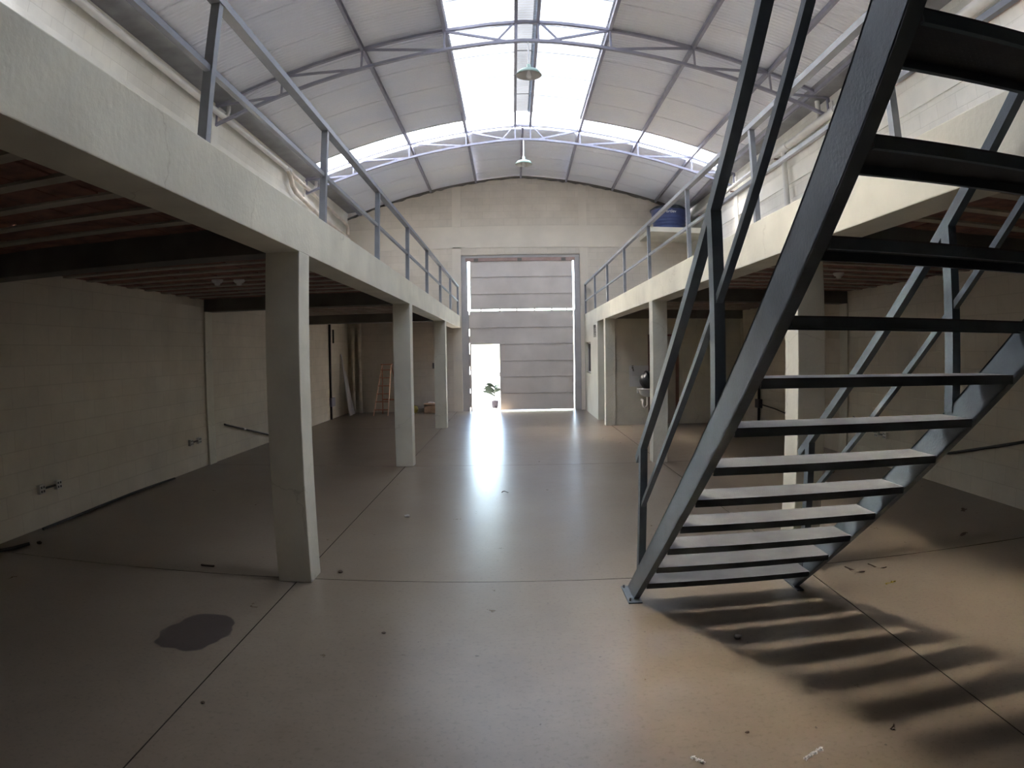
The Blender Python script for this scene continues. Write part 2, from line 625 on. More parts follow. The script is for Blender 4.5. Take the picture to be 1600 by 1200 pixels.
# ================================================================ floor and ground
fl = thing('floor', (0.24, 6.7, -0.12), 'brown-grey polished concrete floor cut into large slabs', 'floor', kind='structure')
MB().box(XWL - .2, XWR + .2, YN - .2, YF + 0.25, -0.12, -0.012).build('subfloor', 'slab_joint', fl)
jx = [XWL - .2, -1.575, 2.13, XWR + .2]
jy = [YN - .2, -0.5, 4.45, 9.36, 14.25, YF + 0.25]
for i in range(3):
    for j in range(5):
        g = 0.004
        sl_ = MB().box(jx[i] + g, jx[i + 1] - g, jy[j] + g, jy[j + 1] - g, -0.011, 0.0).build('floor_slab', 'floor_concrete', fl)
        sl_.data.materials.append(MATS['slab_joint'])          # dirty sawn edges
        for p in sl_.data.polygons:
            if abs(p.normal.z) < .5: p.material_index = 1
tag(MB().box(-30, 30, YF + 0.26, 70, -0.15, -0.01).build('ground', 'ground_pale'),
    'sunlit pale paving outside the open wicket door', 'ground', kind='structure')

# ================================================================ side walls
def side_wall(name, x0, x1, face, lab):
    w = thing(name, ((x0 + x1) / 2, 6.7, 0), lab, 'wall', kind='structure')
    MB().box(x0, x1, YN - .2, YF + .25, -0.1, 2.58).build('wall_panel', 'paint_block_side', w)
    MB().box(x0, x1, YN - .2, YF + .25, 2.58, 6.15).build('wall_panel', 'pale_block_upper', w)
    s = 1 if face == x1 else -1
    # tie beam band and pilasters under the paint, a few millimetres proud
    MB().box(face - .02 * s, face + .018 * s, YN, YF, 4.68, 5.06 if s > 0 else 4.96).build('tie_beam', 'pale_upper_band', w)
    for y in COLY:
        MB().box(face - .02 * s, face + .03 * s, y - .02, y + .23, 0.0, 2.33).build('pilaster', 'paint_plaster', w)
        MB().box(face - .02 * s, face + .03 * s, y - .02, y + .23, 2.66, 5.6).build('pilaster', 'pale_upper_band', w)
    return w


wl = side_wall('wall_left', XWL - .2, XWL, XWL, 'cream painted block wall running along the left side')
wr = side_wall('wall_right', XWR, XWR + .2, XWR, 'cream painted block wall running along the right side')
tag(MB().box(XWL - .2, XWR + .2, YN - .2, YN, -.1, 7.0).build('wall_near', 'paint_block_end'),
    'cream painted block wall behind the viewpoint', 'wall', kind='structure')

# ================================================================ far wall with the big door opening
DX0, DX1, DZ = -1.42, 1.90, 4.37
wf = thing('wall_far', (XC, YF + .1, 0), 'cream block gable wall under the arched roof around the big door', 'wall', kind='structure')
N_ = 40
xs = [XWL - .05 + (XWR - XWL + .1) * i / N_ for i in range(N_ + 1)]
def gable(a, b, zlow, y0, y1, mname, drop=0.06, nm='wall_panel'):
    p = [(a, zlow)] + [(b, zlow)]
    pts = [a] + [x for x in xs if a + 1e-3 < x < b - 1e-3] + [b]
    top = [(x, zroof(x, YF) - drop) for x in pts]
    return MB().prism(p + top[::-1], 'y', y0, y1).build(nm, mname, wf)
gable(XWL - .05, DX0, -0.1, YF, YF + .2, 'paint_block_end')
gable(DX1, XWR + .05, -0.1, YF, YF + .2, 'paint_block_end')
gable(DX0, DX1, DZ, YF, YF + .2, 'paint_block_end')
MB().box(XWL - .05, -4.33 + .15, YF + .004, YF + .2, 5.45, 6.12).build('wall_panel', 'paint_block_end', wf)
MB().box(4.97 - .15, XWR + .05, YF + .004, YF + .2, 5.45, 6.08).build('wall_panel', 'paint_block_end', wf)
# concrete frame of the gable, slightly proud of the blocks
for x0, x1, z0, z1 in ((-1.66, DX0, 0, 4.59), (DX1, 2.13, 0, 4.54), (XWL, XWR, 4.565, 5.18)):
    MB().box(x0, x1, YF - .018, YF + .02, z0, z1).build('frame_band', 'paint_gable', wf)
gable(-1.66, -1.42, 5.185, YF - .018, YF + .02, 'paint_gable', 0.11, 'frame_band')
gable(1.90, 2.12, 5.185, YF - .018, YF + .02, 'paint_gable', 0.11, 'frame_band')
# rough mortar strip, coloured dark for the gap shadow under the roof sheets
for i in range(N_):
    pass
pts = []
for i in range(81):
    x = XWL + (XWR - XWL) * i / 80
    pts.append((x, zroof(x, YF) - .075 - random.random() * .045))
top = [(x, zroof(x, YF) - .03) for x, _ in pts]
MB().prism(pts + top[::-1], 'y', YF - .03, YF + .02).build('mortar_gap_shadow', 'dark_beam', wf)

# ================================================================ the door
dr = thing('door_1', (0.24, YF + .13, 0), 'tall grey metal sliding door of wide horizontal panels with open wicket', 'door', kind='structure')
YD0, YD1 = YF + .09, YF + .125
LX0, LX1 = -1.175, 1.697
MB().box(DX0, -1.25, YF + .075, YF + .19, 0, 4.29).build('jamb', 'jamb_paint', dr)
MB().box(1.745, DX1, YF + .075, YF + .19, 0, 4.29).build('jamb', 'jamb_paint', dr)
MB().box(DX0, DX1, YF + .05, YF + .19, 4.29, DZ).build('head_beam', 'jamb_paint', dr)
hr = MB().box(-1.3, 1.77, YF + .06, YF + .12, 4.195, 4.288).build('head_rail', 'door_rail', dr)
for x in (-1.0, 0.22, 1.45):
    MB().box(x - .06, x + .06, YF + .03, YF + .07, 4.19, 4.27).build('roller', 'dark_beam', hr)
rows_up = [4.20, 3.74, 3.261, 2.835]
for a, b in zip(rows_up[:-1], rows_up[1:]):
    p = MB().box(LX0, LX1, YD0, YD1, b + .006, a - .006, 0.006).build('door_panel', 'door_metal', dr)
    MB().box(LX0, LX1, YD0 - .008, YD0 + .002, a - .022, a - .008).build('panel_lip', 'door_metal', p)
rows_lo = [2.80, 2.318, 1.852, 1.387, .940, .482, .016]
WX0, WX1, WZ = -1.165, -0.375, 1.875
for a, b in zip(rows_lo[:-1], rows_lo[1:]):
    xa = LX0 if b > 1.8 else WX1 + .03
    p = MB().box(xa, LX1, YD0, YD1, b + .006, a - .006, 0.006).build('door_panel', 'door_metal', dr)
    MB().box(xa, LX1, YD0 - .008, YD0 + .002, a - .022, a - .008).build('panel_lip', 'door_metal', p)
# light-tight posts behind panel joints, frame of the wicket
for x in (-.9, -.05, .75, 1.5):
    z0 = 1.9 if x < -.4 else .06
    MB().box(x - .03, x + .03, YD1, YD1 + .04, z0, 2.785).build('back_post', 'door_metal', dr)
    MB().box(x - .03, x + .03, YD1, YD1 + .04, 2.85, 4.2).build('back_post', 'door_metal', dr)
for z in rows_up[1:-1] + rows_lo[1:-1]:
    MB().box((LX0 if z > 1.9 else WX1), LX1, YD1 - .002, YD1 + .008, z - .03, z + .03).build('joint_strip', 'door_metal', dr)
MB().box(WX1 - .0, WX1 + .035, YD0 - .01, YD1 + .04, .0, 1.86).build('wicket_frame', 'door_metal', dr)
MB().box(LX0 - .03, LX0 + .012, YD0 - .004, YD1 + .04, 0.0, 2.785).build('wicket_frame', 'door_metal', dr)
MB().box(-1.252, -1.222, YF + .08, YF + .19, 0, 2.80).build('jamb_strip', 'jamb_paint', dr)
MB().box(1.722, 1.747, YF + .08, YF + .19, 0, 2.80).build('jamb_strip', 'jamb_paint', dr)
# ties across the gap between the two leaves
for x in (-.88, -.35, .12, .62, 1.1, 1.52):
    MB().box(x - .018, x + .018, YD0 + .01, YD1, 2.775, 2.86).build('leaf_tie', 'door_metal', dr)
# broken light gap at both sides of the lower leaf: stop plates
for z0, z1 in ((.1, .5), (.62, 1.02), (1.25, 1.6), (1.9, 2.1), (2.3, 2.7)):
    MB().box(-1.28, LX0 - .02, YD1, YD1 + .02, z0, z1).build('stop_plate', 'door_metal', dr)
for z0, z1 in ((.32, .42), (.75, .92), (1.42, 1.52), (1.75, 1.95), (2.2, 2.28), (3.55, 3.62)):
    MB().box(LX1 + .03, 1.75, YD1, YD1 + .02, z0, z1).build('stop_plate', 'door_metal', dr)
# the wicket leaf, swung outward
wk = MB().box(WX1 + .0, WX1 + .03, YD1 + .04, YD1 + .81, .03, 1.86).build('wicket_leaf', 'door_metal', dr)
MB().box(WX1 - .03, WX1, YD1 + .70, YD1 + .74, .92, 1.06).build('handle', 'dark_beam', wk)

# ================================================================ roof: sheets, skylights
PITCH, AMP, ROWLEN = 1.01 / 12, 0.016, 1.01
SH = {}


def sheet_mesh(key, x0, x1, material, lift=0.0, length=1.075):
    """One corrugated sheet; the corrugations of neighbouring rows nest, its first edge has a small turned-down lip."""
    nx = max(4, int((x1 - x0) / 0.30))
    ny = int(length / PITCH * 6)
    v, f = [], []
    for j in range(-1, ny + 1):
        t = max(0, j) / ny
        y = t * length
        w = AMP * math.cos(2 * math.pi * y / PITCH) + 0.005 * t + lift - (0.024 if j < 0 else 0)
        for i in range(nx + 1):
            x = x0 + (x1 - x0) * i / nx
            v.append((x, y, 6.81 - sag(x) + w))
    for j in range(ny + 1):
        for i in range(nx):
            a = j * (nx + 1) + i
            f.append((a, a + 1, a + nx + 2, a + nx + 1))
    me = bpy.data.meshes.new(key)
    me.from_pydata(v, [], f)
    for q, p in enumerate(me.polygons): p.use_smooth = q >= nx
    me.materials.append(MATS[material])
    SH[key] = me


EL, ER = -4.33, 4.97
sheet_mesh('sheet_l', EL, -0.93, 'roof_metal')
sheet_mesh('sheet_c', -1.0, 1.60, 'roof_metal', .02)
sheet_mesh('sheet_r', 1.52, ER, 'roof_metal')
sheet_mesh('sky_l', -1.0, 0.13, 'skylight_ridge', .02, 1.02)
sheet_mesh('sky_cap', 0.08, 0.44, 'skylight_cap', .045, 1.02)
sheet_mesh('sky_r', 0.39, 1.60, 'skylight_ridge', .02, 1.02)
sheet_mesh('band_l', EL, -0.93, 'skylight_band')
sheet_mesh('band_c1', -1.0, 0.42, 'skylight_band', .02)
sheet_mesh('band_c2', 0.10, 1.60, 'skylight_band', .04)
sheet_mesh('band_r', 1.52, ER, 'skylight_band')
roof = thing('ceiling', (XC, 6.7, 6.0), 'arched corrugated metal roof with translucent ridge and cross bands', 'roof', kind='structure')
roof['_o'] = (0, 0, 0)
roof.location = (0, 0, 0)


def put_sheet(key, name, y, k):
    o = bpy.data.objects.new(name, SH[key])
    COL.objects.link(o)
    o.parent = roof
    dz = -0.15 * max(0.0, (y - 14.6) / 3.8)
    o.location = (0, y, dz)
    if k >= 1:
        o.rotation_euler.x = -math.atan(0.15 / 3.8)
        o.location.y -= 6.45 * 0.15 / 3.8
    return o


for k in range(-19, 6):
    y = 13.75 + ROWLEN * k
    if k in (0, -10):
        put_sheet('band_l', 'skylight_sheet', y, k)
        put_sheet('band_c1', 'skylight_sheet', y, k)
        put_sheet('band_c2', 'skylight_sheet', y, k)
        put_sheet('band_r', 'skylight_sheet', y, k)
        continue
    put_sheet('sheet_l', 'roof_sheet', y, k)
    put_sheet('sheet_r', 'roof_sheet', y, k)
    if -10 < k < 0:
        put_sheet('sky_l', 'skylight_sheet', y, k)
        put_sheet('sky_r', 'skylight_sheet', y, k)
        put_sheet('sky_cap', 'ridge_cap_sheet', y, k)
    else:
        put_sheet('sheet_c', 'roof_sheet', y, k)
# flashing from the last sheets to the outside of the side walls, above the gutters
MB().prism([(XWL - .2, 6.10), (EL + .04, zroof(EL) + .045), (EL + .04, zroof(EL) + .06), (XWL - .2, 6.13)], 'y', YN - .2, YF + .6).build('flashing', 'roof_metal', roof)
MB().prism([(XWR + .2, 6.02), (ER - .04, zroof(ER) + .045), (ER - .04, zroof(ER) + .06), (XWR + .2, 6.05)], 'y', YN - .2, YF + .6).build('flashing', 'roof_metal', roof)

# ================================================================ trusses
NODES = [-4.60, -3.54, -2.26, -0.98, 0.12, 0.46, 1.57, 2.88, 4.12, 5.10]


def ztop(x): return 6.735 - sag(x)
def zbot(x): return 6.40 - sag(x)


def make_truss(y, label):
    t = thing('roof_truss', (XC, y, 5.3), label, 'truss', 'arched roof trusses')
    def arc(zf, x0, x1, n):
        return [(x0 + (x1 - x0) * i / n, y, zf(x0 + (x1 - x0) * i / n)) for i in range(n + 1)]
    mb = MB()
    a = arc(ztop, XWL + .02, XWR - .02, 18)
    for p, q in zip(a[:-1], a[1:]): mb.bar(p, q, .06, .045)
    mb.build('top_chord', 'truss_steel', t)
    mb = MB()
    a = arc(zbot, XWL + .01, XWR - .01, 18)
    for p, q in zip(a[:-1], a[1:]): mb.bar(p, q, .06, .045)
    mb.build('bottom_chord', 'truss_steel', t)
    for x in NODES[1:-1]:
        MB().bar((x, y, zbot(x)), (x, y, ztop(x)), .03, .03, (0, 1, 0)).build('vertical_strut', 'truss_steel', t)
    # diagonals fall towards the ridge
    L_ = [-4.66, -3.54, -2.26, -0.98]
    R_ = [5.12, 4.12, 2.88, 1.57]
    for seq, end in ((L_, 0.02), (R_, 0.56)):
        for i, x in enumerate(seq):
            nx = seq[i + 1] if i + 1 < len(seq) else end
            tx = x + (nx - x) * .93
            zt = ztop(x) - .01
            MB().bar((x, y, zt), (tx, y, zbot(tx) + .01), .035, .035, (0, 1, 0)).build('diagonal', 'truss_steel', t)
    for x0, x1 in ((0.10, -0.18), (0.48, 0.78)):
        MB().bar((x0, y, ztop(x0)), (x1, y, zbot(x1) + .02), .028, .028, (0, 1, 0)).build('diagonal', 'truss_steel', t)
    MB().bar((XWL + .02, y, zbot(XWL)), (XWL + .02, y, ztop(XWL)), .05, .05, (0, 1, 0)).build('wall_bracket', 'truss_steel', t)
    MB().bar((XWR - .02, y, zbot(XWR)), (XWR - .02, y, ztop(XWR)), .05, .05, (0, 1, 0)).build('wall_bracket', 'truss_steel', t)
    return t


make_truss(TRY[1], 'arched steel roof truss high above the stair, nearest of the trusses')
make_truss(TRY[2], 'dark arched steel roof truss crossing the ridge skylight, larger lamp hanging from it')
make_truss(TRY[3], 'arched steel roof truss lit white by the bright cross band, smaller lamp below')

# purlins
PX = [(-4.30, 'edge purlin along the left gutter'), (-3.54, 'purlin third from the ridge skylight on the left'),
      (-2.26, 'purlin halfway up the left roof slope'), (-0.98, 'purlin along the left edge of the ridge skylight'),
      (0.12, 'left of the twin purlins at the very ridge'), (0.46, 'right of the twin purlins at the very ridge'),
      (1.57, 'purlin along the right edge of the ridge skylight'), (2.88, 'purlin halfway up the right roof slope'),
      (4.12, 'purlin third from the ridge skylight on the right'), (4.93, 'edge purlin along the right gutter')]
for x, lab in PX:
    mb = MB()
    w = .10 if x in (-4.30, 4.93) else .05
    z = zroof(x) - .012
    mb.prism([(x - w / 2, z - .085), (x + w / 2, z - .085), (x + w / 2, z - .08), (x - w / 2 + .006, z - .08), (x - w / 2 + .006, z - .012),
              (x + w / 2, z - .012), (x + w / 2, z - .007), (x - w / 2, z - .007)], 'y', YN, 14.45)
    tag(mb.build('roof_purlin', 'truss_steel'), 'steel ' + lab + ', from near end to second truss', 'purlin', 'roof purlins')
    if x in (0.12, 0.46): continue
for x, lab in [p for p in PX if p[0] not in (.12, .46)] + [(0.29, 'purlin at the ridge')]:
    w = .10 if x in (-4.30, 4.93) else .05
    mb = MB()
    mb.bar((x, 14.45, zroof(x, 14.45) - .06), (x, YF + .02, zroof(x, YF) - .06), w, .08)
    tag(mb.build('roof_purlin', 'truss_steel'), 'steel ' + lab.replace('ridge skylight', 'ridge line') + ', last bay before the gable wall', 'purlin', 'roof purlins')

# gutters
def gutter(name, xw, s, xin, lab):
    z0 = 5.70
    prof = [(xw, z0 + .3), (xw, z0), (xin - .05 * s, z0 + .03), (xin, z0 + .16), (xin - .02 * s, z0 + .16), (xin - .065 * s, z0 + .04), (xw + .008 * s, z0 + .012), (xw + .008 * s, z0 + .3)]
    return tag(MB().prism(prof, 'y', YN, YF - .02).build(name, 'gutter_metal'), lab, 'gutter')


gutter('roof_gutter', XWL + .002, 1, -4.28, 'grey sheet-metal gutter along the top of the left wall')
gutter('roof_gutter', XWR - .002, -1, 4.86, 'grey sheet-metal gutter along the top of the right wall')

# ================================================================ galleries (mezzanines)
def gallery(name, xin, xw, s, lab):
    """s: direction from the aisle towards the side wall."""
    g = thing(name, ((xin + xw) / 2, 6.7, ZB), lab, 'mezzanine', kind='structure')
    ox = xin + .25 * s
    y_end = YF - .02
    mb = MB()                                                   # edge beam with hand-floated faces
    n = 60
    for i in range(n):
        y0, y1 = YN + (y_end - YN) * i / n, YN + (y_end - YN) * (i + 1) / n
    mb.box(xin, ox, YN, y_end, ZB, ZT, .006)
    mb.build('edge_beam', 'paint_plaster', g)
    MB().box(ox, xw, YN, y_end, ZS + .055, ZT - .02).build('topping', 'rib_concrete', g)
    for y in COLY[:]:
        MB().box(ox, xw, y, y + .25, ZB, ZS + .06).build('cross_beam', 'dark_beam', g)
    return g, ox


gl, oxl = gallery('mezzanine_left', XL, XWL, -1, 'left concrete gallery on columns with ribbed clay-block underside')
gr, oxr = gallery('mezzanine_right', XR, XWR, 1, 'right concrete gallery on columns with ribbed clay-block underside')


def ribs_and_blocks(g, ox, xw, s):
    span = abs(xw - ox)
    nb = 12
    bl = span / nb
    rib = blk = None
    far = MB()
    nfar = 0
    ybays = []
    for i in range(len(COLY)):
        y0 = COLY[i] + .25
        y1 = COLY[i + 1] if i + 1 < len(COLY) else YF
        nr = 11 if i < 3 else 9
        st = (y1 - y0) / nr
        for k in range(nr):
            ybays.append((y0 + st * k, st, k == 0))
    ybays.sort(key=lambda q: abs(q[0] - 5.5))
    count = 0
    for (yb, st, first) in ybays:
        rw = .105
        if not first:
            if rib is None:
                rib = MB().box(ox, xw, yb - rw / 2, yb + rw / 2, ZS, ZS + .056).build('rib', 'rib_concrete', g)
                rib_y = yb
            else:
                copy_part(rib, g, (0, yb - rib_y, 0))
        ya, yz = yb + (rw / 2 if not first else .005), yb + st - rw / 2
        if count + nb <= 300 and yb > 1.0:
            for j in range(nb):
                xa = ox + s * (bl * j + .004)
                xb = ox + s * (bl * (j + 1) - .004)
                if blk is None:
                    blk = MB().box(xa, xb, ya, yz, ZS + .014, ZS + .056, .008).build('clay_block', 'clay', g)
                    bx, by = xa, ya
                    bw, bh = abs(xb - xa), yz - ya
                    continue
                c = copy_part(blk, g, (0, 0, 0))
                c.scale.y = (yz - ya) / bh
                # scaling acts about the parent's origin, so shift to compensate
                oy = g['_o'][1]
                c.location = (xa - bx, (ya - oy) - (by - oy) * c.scale.y, random.uniform(-.006, .004))
                count += 1
        else:
            for j in range(nb):
                xa = ox + s * (bl * j + .004)
                xb = ox + s * (bl * (j + 1) - .004)
                far.box(xa, xb, ya, yz, ZS + .014, ZS + .056)
    tag(far.build('clay_blocks_beyond', 'clay', g), kind='stuff')


ribs_and_blocks(gl, oxl, XWL, -1)
ribs_and_blocks(gr, oxr, XWR, 1)

# columns
LABC = {1: ('nearest thick cream concrete column, left of the aisle', 'nearest cream concrete column on the right, seen behind the stair treads'),
        2: ('second cream concrete column from the camera on the left', 'second cream concrete column on the right, between stair handrail and washbasin'),
        3: ('farthest cream concrete column on the left, beside the cardboard box', 'farthest cream concrete column on the right, at the corner of the side room'),
        0: ('cream concrete column beside the viewpoint on the left', 'cream concrete column beside the viewpoint on the right')}
for i, y in enumerate(COLY):
    if i == 0: continue
    tag(MB().box(XL - .252, XL, y, y + .235, 0, ZB + .004, .008).build('column', 'paint_plaster'), LABC[i][0], 'column', 'gallery columns')
    tag(MB().box(XR, XR + .22, y, y + .235, 0, ZB + .004, .008).build('column', 'paint_plaster'), LABC[i][1], 'column', 'gallery columns')

# ================================================================ gallery railings
def railing(x, ys, y0, y1, lab, ztop_, zmid, w):
    t = thing('guardrail', (x, (y0 + y1) / 2, ZT), lab, 'railing', 'gallery guardrails')
    MB().bar((x, y0, ztop_), (x, y1, ztop_), w + .012, .045).build('top_rail', 'rail_steel', t)
    MB().bar((x, y0, zmid), (x, y1, zmid), .03, .032).build('middle_rail', 'rail_steel', t)
    for y in ys:
        MB().box(x - w / 2, x + w / 2, y - .025, y + .025, ZT, ztop_ - .022).build('post', 'rail_steel', t)
    return t


railing(XL - .03, [.76, 2.893, 5.03, 7.18, 9.31, 11.46, 13.6, 15.8, 17.95], -1.4, 17.98, 'blue-grey steel guardrail on the left gallery edge', 3.452, 3.05, .05)
railing(XR + .03, [3.0, 5.16, 7.33, 9.57, 11.76, 13.95, 16.1, 18.22], 0.95, 18.25, 'blue-grey steel guardrail on the right gallery edge', 3.49, 3.03, .045)

# ================================================================ the stair
S1, S2 = 0.797, 1.883            # inner faces of the stringers
TY, RUN, RISE = 3.8046, 0.2538, 0.189
SL = RISE / RUN
stair = thing('steel_stair', ((S1 + S2) / 2, 3.9, 0), 'dark blue-grey open-riser steel stair climbing towards the viewer on the right', 'stair')


def zlow(y): return 0.172 + (TY - y) * 0.7475          # lower edge of a stringer
def zupp(y): return zlow(y) + 0.175                    # upper edge


def stringer(xweb, inner, lab):
    """Channel section: web plate with two flanges turned to one side."""
    yt = 0.62
    y_low0 = TY + 0.172 / .7475 + .02
    y_up0 = TY + 0.347 / .7475
    th = .006
    x0, x1 = (xweb, xweb + th * inner)
    poly = [(y_low0 - .02, 0.004), (y_up0, 0.004), (yt, zupp(yt)), (yt, zlow(yt))]
    s_ = MB()
    s_.prism(poly, 'x', min(x0, x1), max(x0, x1))
    fl_w = .038
    for zf in (zlow, zupp):
        ya = TY + (0.172 if zf is zlow else .347) / .7475 - .005
        a, b = Vector((xweb + inner * fl_w / 2, ya, 0.006)), Vector((xweb + inner * fl_w / 2, yt, zf(yt)))
        off = .004 if zf is zlow else -.004
        a.z += off; b.z += off
        s_.bar(a, b, fl_w, .008, (0, .6, .8))
    o = s_.build('stringer', 'stair_steel', stair)
    fp = MB().box(xweb - (.045 if xweb < 1 else .004), xweb + .045, TY + .15, TY + .47, 0, .008).build('foot_plate', 'stair_steel', o)
    return o


st1 = stringer(S1 - .037, 1, '')
st2 = stringer(S2 + .002, 1, '')
for dx, dy in ((-.03, .19), (-.03, .44)):
    MB().lathe((S1 - .037 + dx, TY + dy, .008), [(.008, 0), (.008, .02), (.0, .02)], 8).build('anchor_bolt', 'tread_steel', stair)
tread0 = None
for i in range(13):
    y, z = TY - RUN * i, RISE * (i + 1)
    D = .225
    if tread0 is None:
        tp = MB().box(S1, S2, y, y + D, z - .005, z).build('tread', 'tread_plate', stair)
        lip1 = MB().box(S1, S2, y, y + .005, z - .034, z - .005)
        lip1.box(S1, S2, y + D - .005, y + D, z - .034, z - .005)
        lip1.box(S1, S2, y + .005, y + .016, z - .034, z - .029).box(S1, S2, y + D - .016, y + D - .005, z - .034, z - .029)
        # parent offset: sub-part of the first tread
        lp = lip1.build('folded_lip', 'stair_steel', tp)
        tread0 = (tp, lp, y, z)
    else:
        tp = copy_part(tread0[0], stair, (0, y - tread0[2], z - tread0[3]))
        copy_part(tread0[1], tp)
# landing at the top, out of the picture, joining the right gallery
lz = RISE * 14
MB().box(S1 - .04, XR - .003, -0.6, TY - RUN * 12 - .01, lz - .006, lz).build('landing_plate', 'tread_plate', stair)
MB().box(S1 - .04, XR - .003, .60, .64, lz - .16, lz - .006).build('landing_beam', 'stair_steel', stair)
for yy in (.60, -.6):
    MB().box(S1 - .04, S1 + .01, yy, yy + .05, 0 if yy < 0 else lz - .16, lz - .006).build('landing_post', 'stair_steel', stair)

# stair handrails
def stair_rail(x, lab):
    sl = .757
    def zt(y): return 1.035 + (3.93 - y) * sl
    def zm(y): return .66 + (3.93 - y) * sl
    up = Vector((0, sl, 1)).normalized()
    MB().bar((x, 4.08, zt(4.08)), (x, .62, zt(.62)), .042, .048, up).build('handrail', 'stair_steel', stair)
    MB().bar((x, 3.93, zm(3.93)), (x, .62, zm(.62)), .028, .028, up).build('middle_rail', 'stair_steel', stair)
    for y in (3.945, 2.455, .95):
        zb = zupp(y) if y < 3.9 else zlow(y) + .13
        MB().box(x - .022, x + .022, y - .03, y + .03, zb - .02, zt(y) - .01).build('baluster_post', 'stair_steel', stair)


stair_rail(S1 - .012, '')
stair_rail(S2 + .02, '')

# ================================================================ side room at the far right
rm = thing('wall_room', (3.4, 14.4, 0), 'cream plastered walls of the small room under the right gallery', 'wall', kind='structure')
RX0, RX1 = XR + .001, XR + .15
H = ZB + .003
# front wall, with a doorway x 2.98..3.70
for x0, x1, z0, z1 in ((XR + .22, 2.96, 0, ZS), (3.74, XWR, 0, ZS), (2.96, 3.74, 1.98, ZS)):
    MB().box(x0, x1, 14.31, 14.44, z0, z1).build('wall_panel', 'paint_plaster', rm)
# side wall on the aisle, with window and vent holes
for y0, y1, z0, z1 in ((15.52, 15.83, 0, H), (15.83, 16.30, 0, 1.97), (15.83, 16.30, 2.27, H), (16.30, 16.95, 0, H),
                       (16.95, 18.12, 0, 1.05), (16.95, 18.12, 1.87, H), (18.12, YF - .02, 0, H)):
    MB().box(RX0, RX1, y0, y1, z0, z1).build('wall_panel', 'paint_side_room', rm)
d2 = thing('door_2', (3.35, 14.37, 0), 'brown framed doorway with a cream leaf in the side room wall', 'door', kind='structure')
MB().box(3.68, 3.735, 14.29, 14.43, 0, 1.94).build('jamb', 'paint_side_room', d2)
MB().box(2.965, 3.02, 14.29, 14.43, 0, 1.94).build('jamb', 'door_brown', d2)
MB().box(2.965, 3.735, 14.29, 14.43, 1.94, 1.98).build('head', 'door_brown', d2)
lf = MB().box(3.02, 3.60, 14.37, 14.405, .01, 1.94, .003).build('leaf', 'leaf_door', d2)
MB().box(3.60, 3.68, 14.385, 14.42, .01, 1.94).build('leaf_edge', 'door_brown', d2)
w1 = thing('window_1', (XR + .08, 17.53, 1.05), 'small steel window in the side room wall', 'window', kind='structure')
for y0, y1, z0, z1 in ((16.95, 16.99, 1.05, 1.87), (18.08, 18.12, 1.05, 1.87), (16.99, 18.08, 1.05, 1.09), (16.99, 18.08, 1.83, 1.87), (17.52, 17.55, 1.09, 1.83)):
    MB().box(XR + .07, XR + .10, y0, y1, z0, z1).build('window_frame', 'jamb_paint', w1)
for y0 in (16.99, 17.55):
    MB().box(XR + .083, XR + .088, y0, y0 + .53, 1.09, 1.83).build('pane', 'window_glass', w1)
for y in (17.12, 17.26, 17.40, 17.68, 17.82, 17.95):
    MB().box(XR + .072, XR + .082, y - .006, y + .006, 1.09, 1.83).build('window_bar', 'dark_beam', w1)
w2 = thing('window_2', (XR + .08, 16.06, 1.97), 'small high vent opening in the side room wall', 'window', kind='structure')
for z in (2.0, 2.06, 2.12, 2.18, 2.24):
    MB().bar((XR + .05, 15.84, z), (XR + .05, 16.29, z), .06, .006, (.4, 0, 1)).build('louvre_slat', 'jamb_paint', w2)

# washbasin, splash tile, bag
MB_ = MB()
sp = thing('splash_panel', (2.77, 14.305, .835), 'white tiled splash panel behind the washbasin', 'tile panel')
for i in range(3):
    for j in range(2):
        MB().box(2.535 + .23 * i, 2.535 + .23 * i + .226, 14.298, 14.309, .838 + .232 * j, .838 + .232 * j + .228, .002).build('tile', 'tile_white', sp)
bs = thing('washbasin', (2.90, 14.1, .25), 'white ceramic washbasin with exposed trap on the side room wall', 'washbasin')
MB().lathe((2.90, 14.10, .60), [(.03, .02), (.09, .03), (.17, .09), (.215, .185), (.235, .20), (.225, .21), (.20, .20), (.15, .11), (.06, .06), (.0, .055)], 28, sy=.88).build('bowl', 'ceramic', bs)
MB().box(2.70, 3.10, 14.22, 14.296, .70, .81, .01).build('back_ledge', 'ceramic', bs)
MB().tube([(2.90, 14.10, .62), (2.90, 14.10, .46), (2.885, 14.10, .415), (2.85, 14.10, .40), (2.815, 14.10, .415), (2.80, 14.10, .46), (2.80, 14.11, .52), (2.81, 14.18, .545), (2.81, 14.308, .55)], .024, 10).build('trap_pipe', 'pvc_white', bs)
tp_ = thing('wall_tap', (2.60, 14.2, 1.16), 'dark wall tap above the washbasin, on the white tile panel', 'tap')
MB().tube([(2.60, 14.296, 1.24), (2.60, 14.22, 1.24), (2.60, 14.18, 1.22), (2.60, 14.17, 1.18)], .012, 8).build('spout', 'dark_beam', tp_)
MB().lathe((2.60, 14.25, 1.25), [(.02, 0), (.02, .02), (.005, .03), (.005, .045), (.025, .045), (.025, .055), (0, .055)], 10).build('handle', 'dark_beam', tp_)
bg_ = MB()
bm = bmesh.new()
bmesh.ops.create_icosphere(bm, subdivisions=3, radius=1)
for p in bm.verts:
    n_ = math.sin(p.co.x * 7 + p.co.z * 4) * .06 + math.sin(p.co.y * 9 - p.co.z * 6) * .05
    w_ = 1 - .32 * max(0, p.co.z) + n_
    p.co = Vector((2.90 + p.co.x * .185 * w_, 14.10 + p.co.y * .15 * w_, .985 + p.co.z * .20 * (1 + n_)))
bg_.bm(bm, True)
tag(bg_.build('plastic_bag', 'black_plastic'), 'crumpled black plastic bag sitting in the washbasin', 'bag')

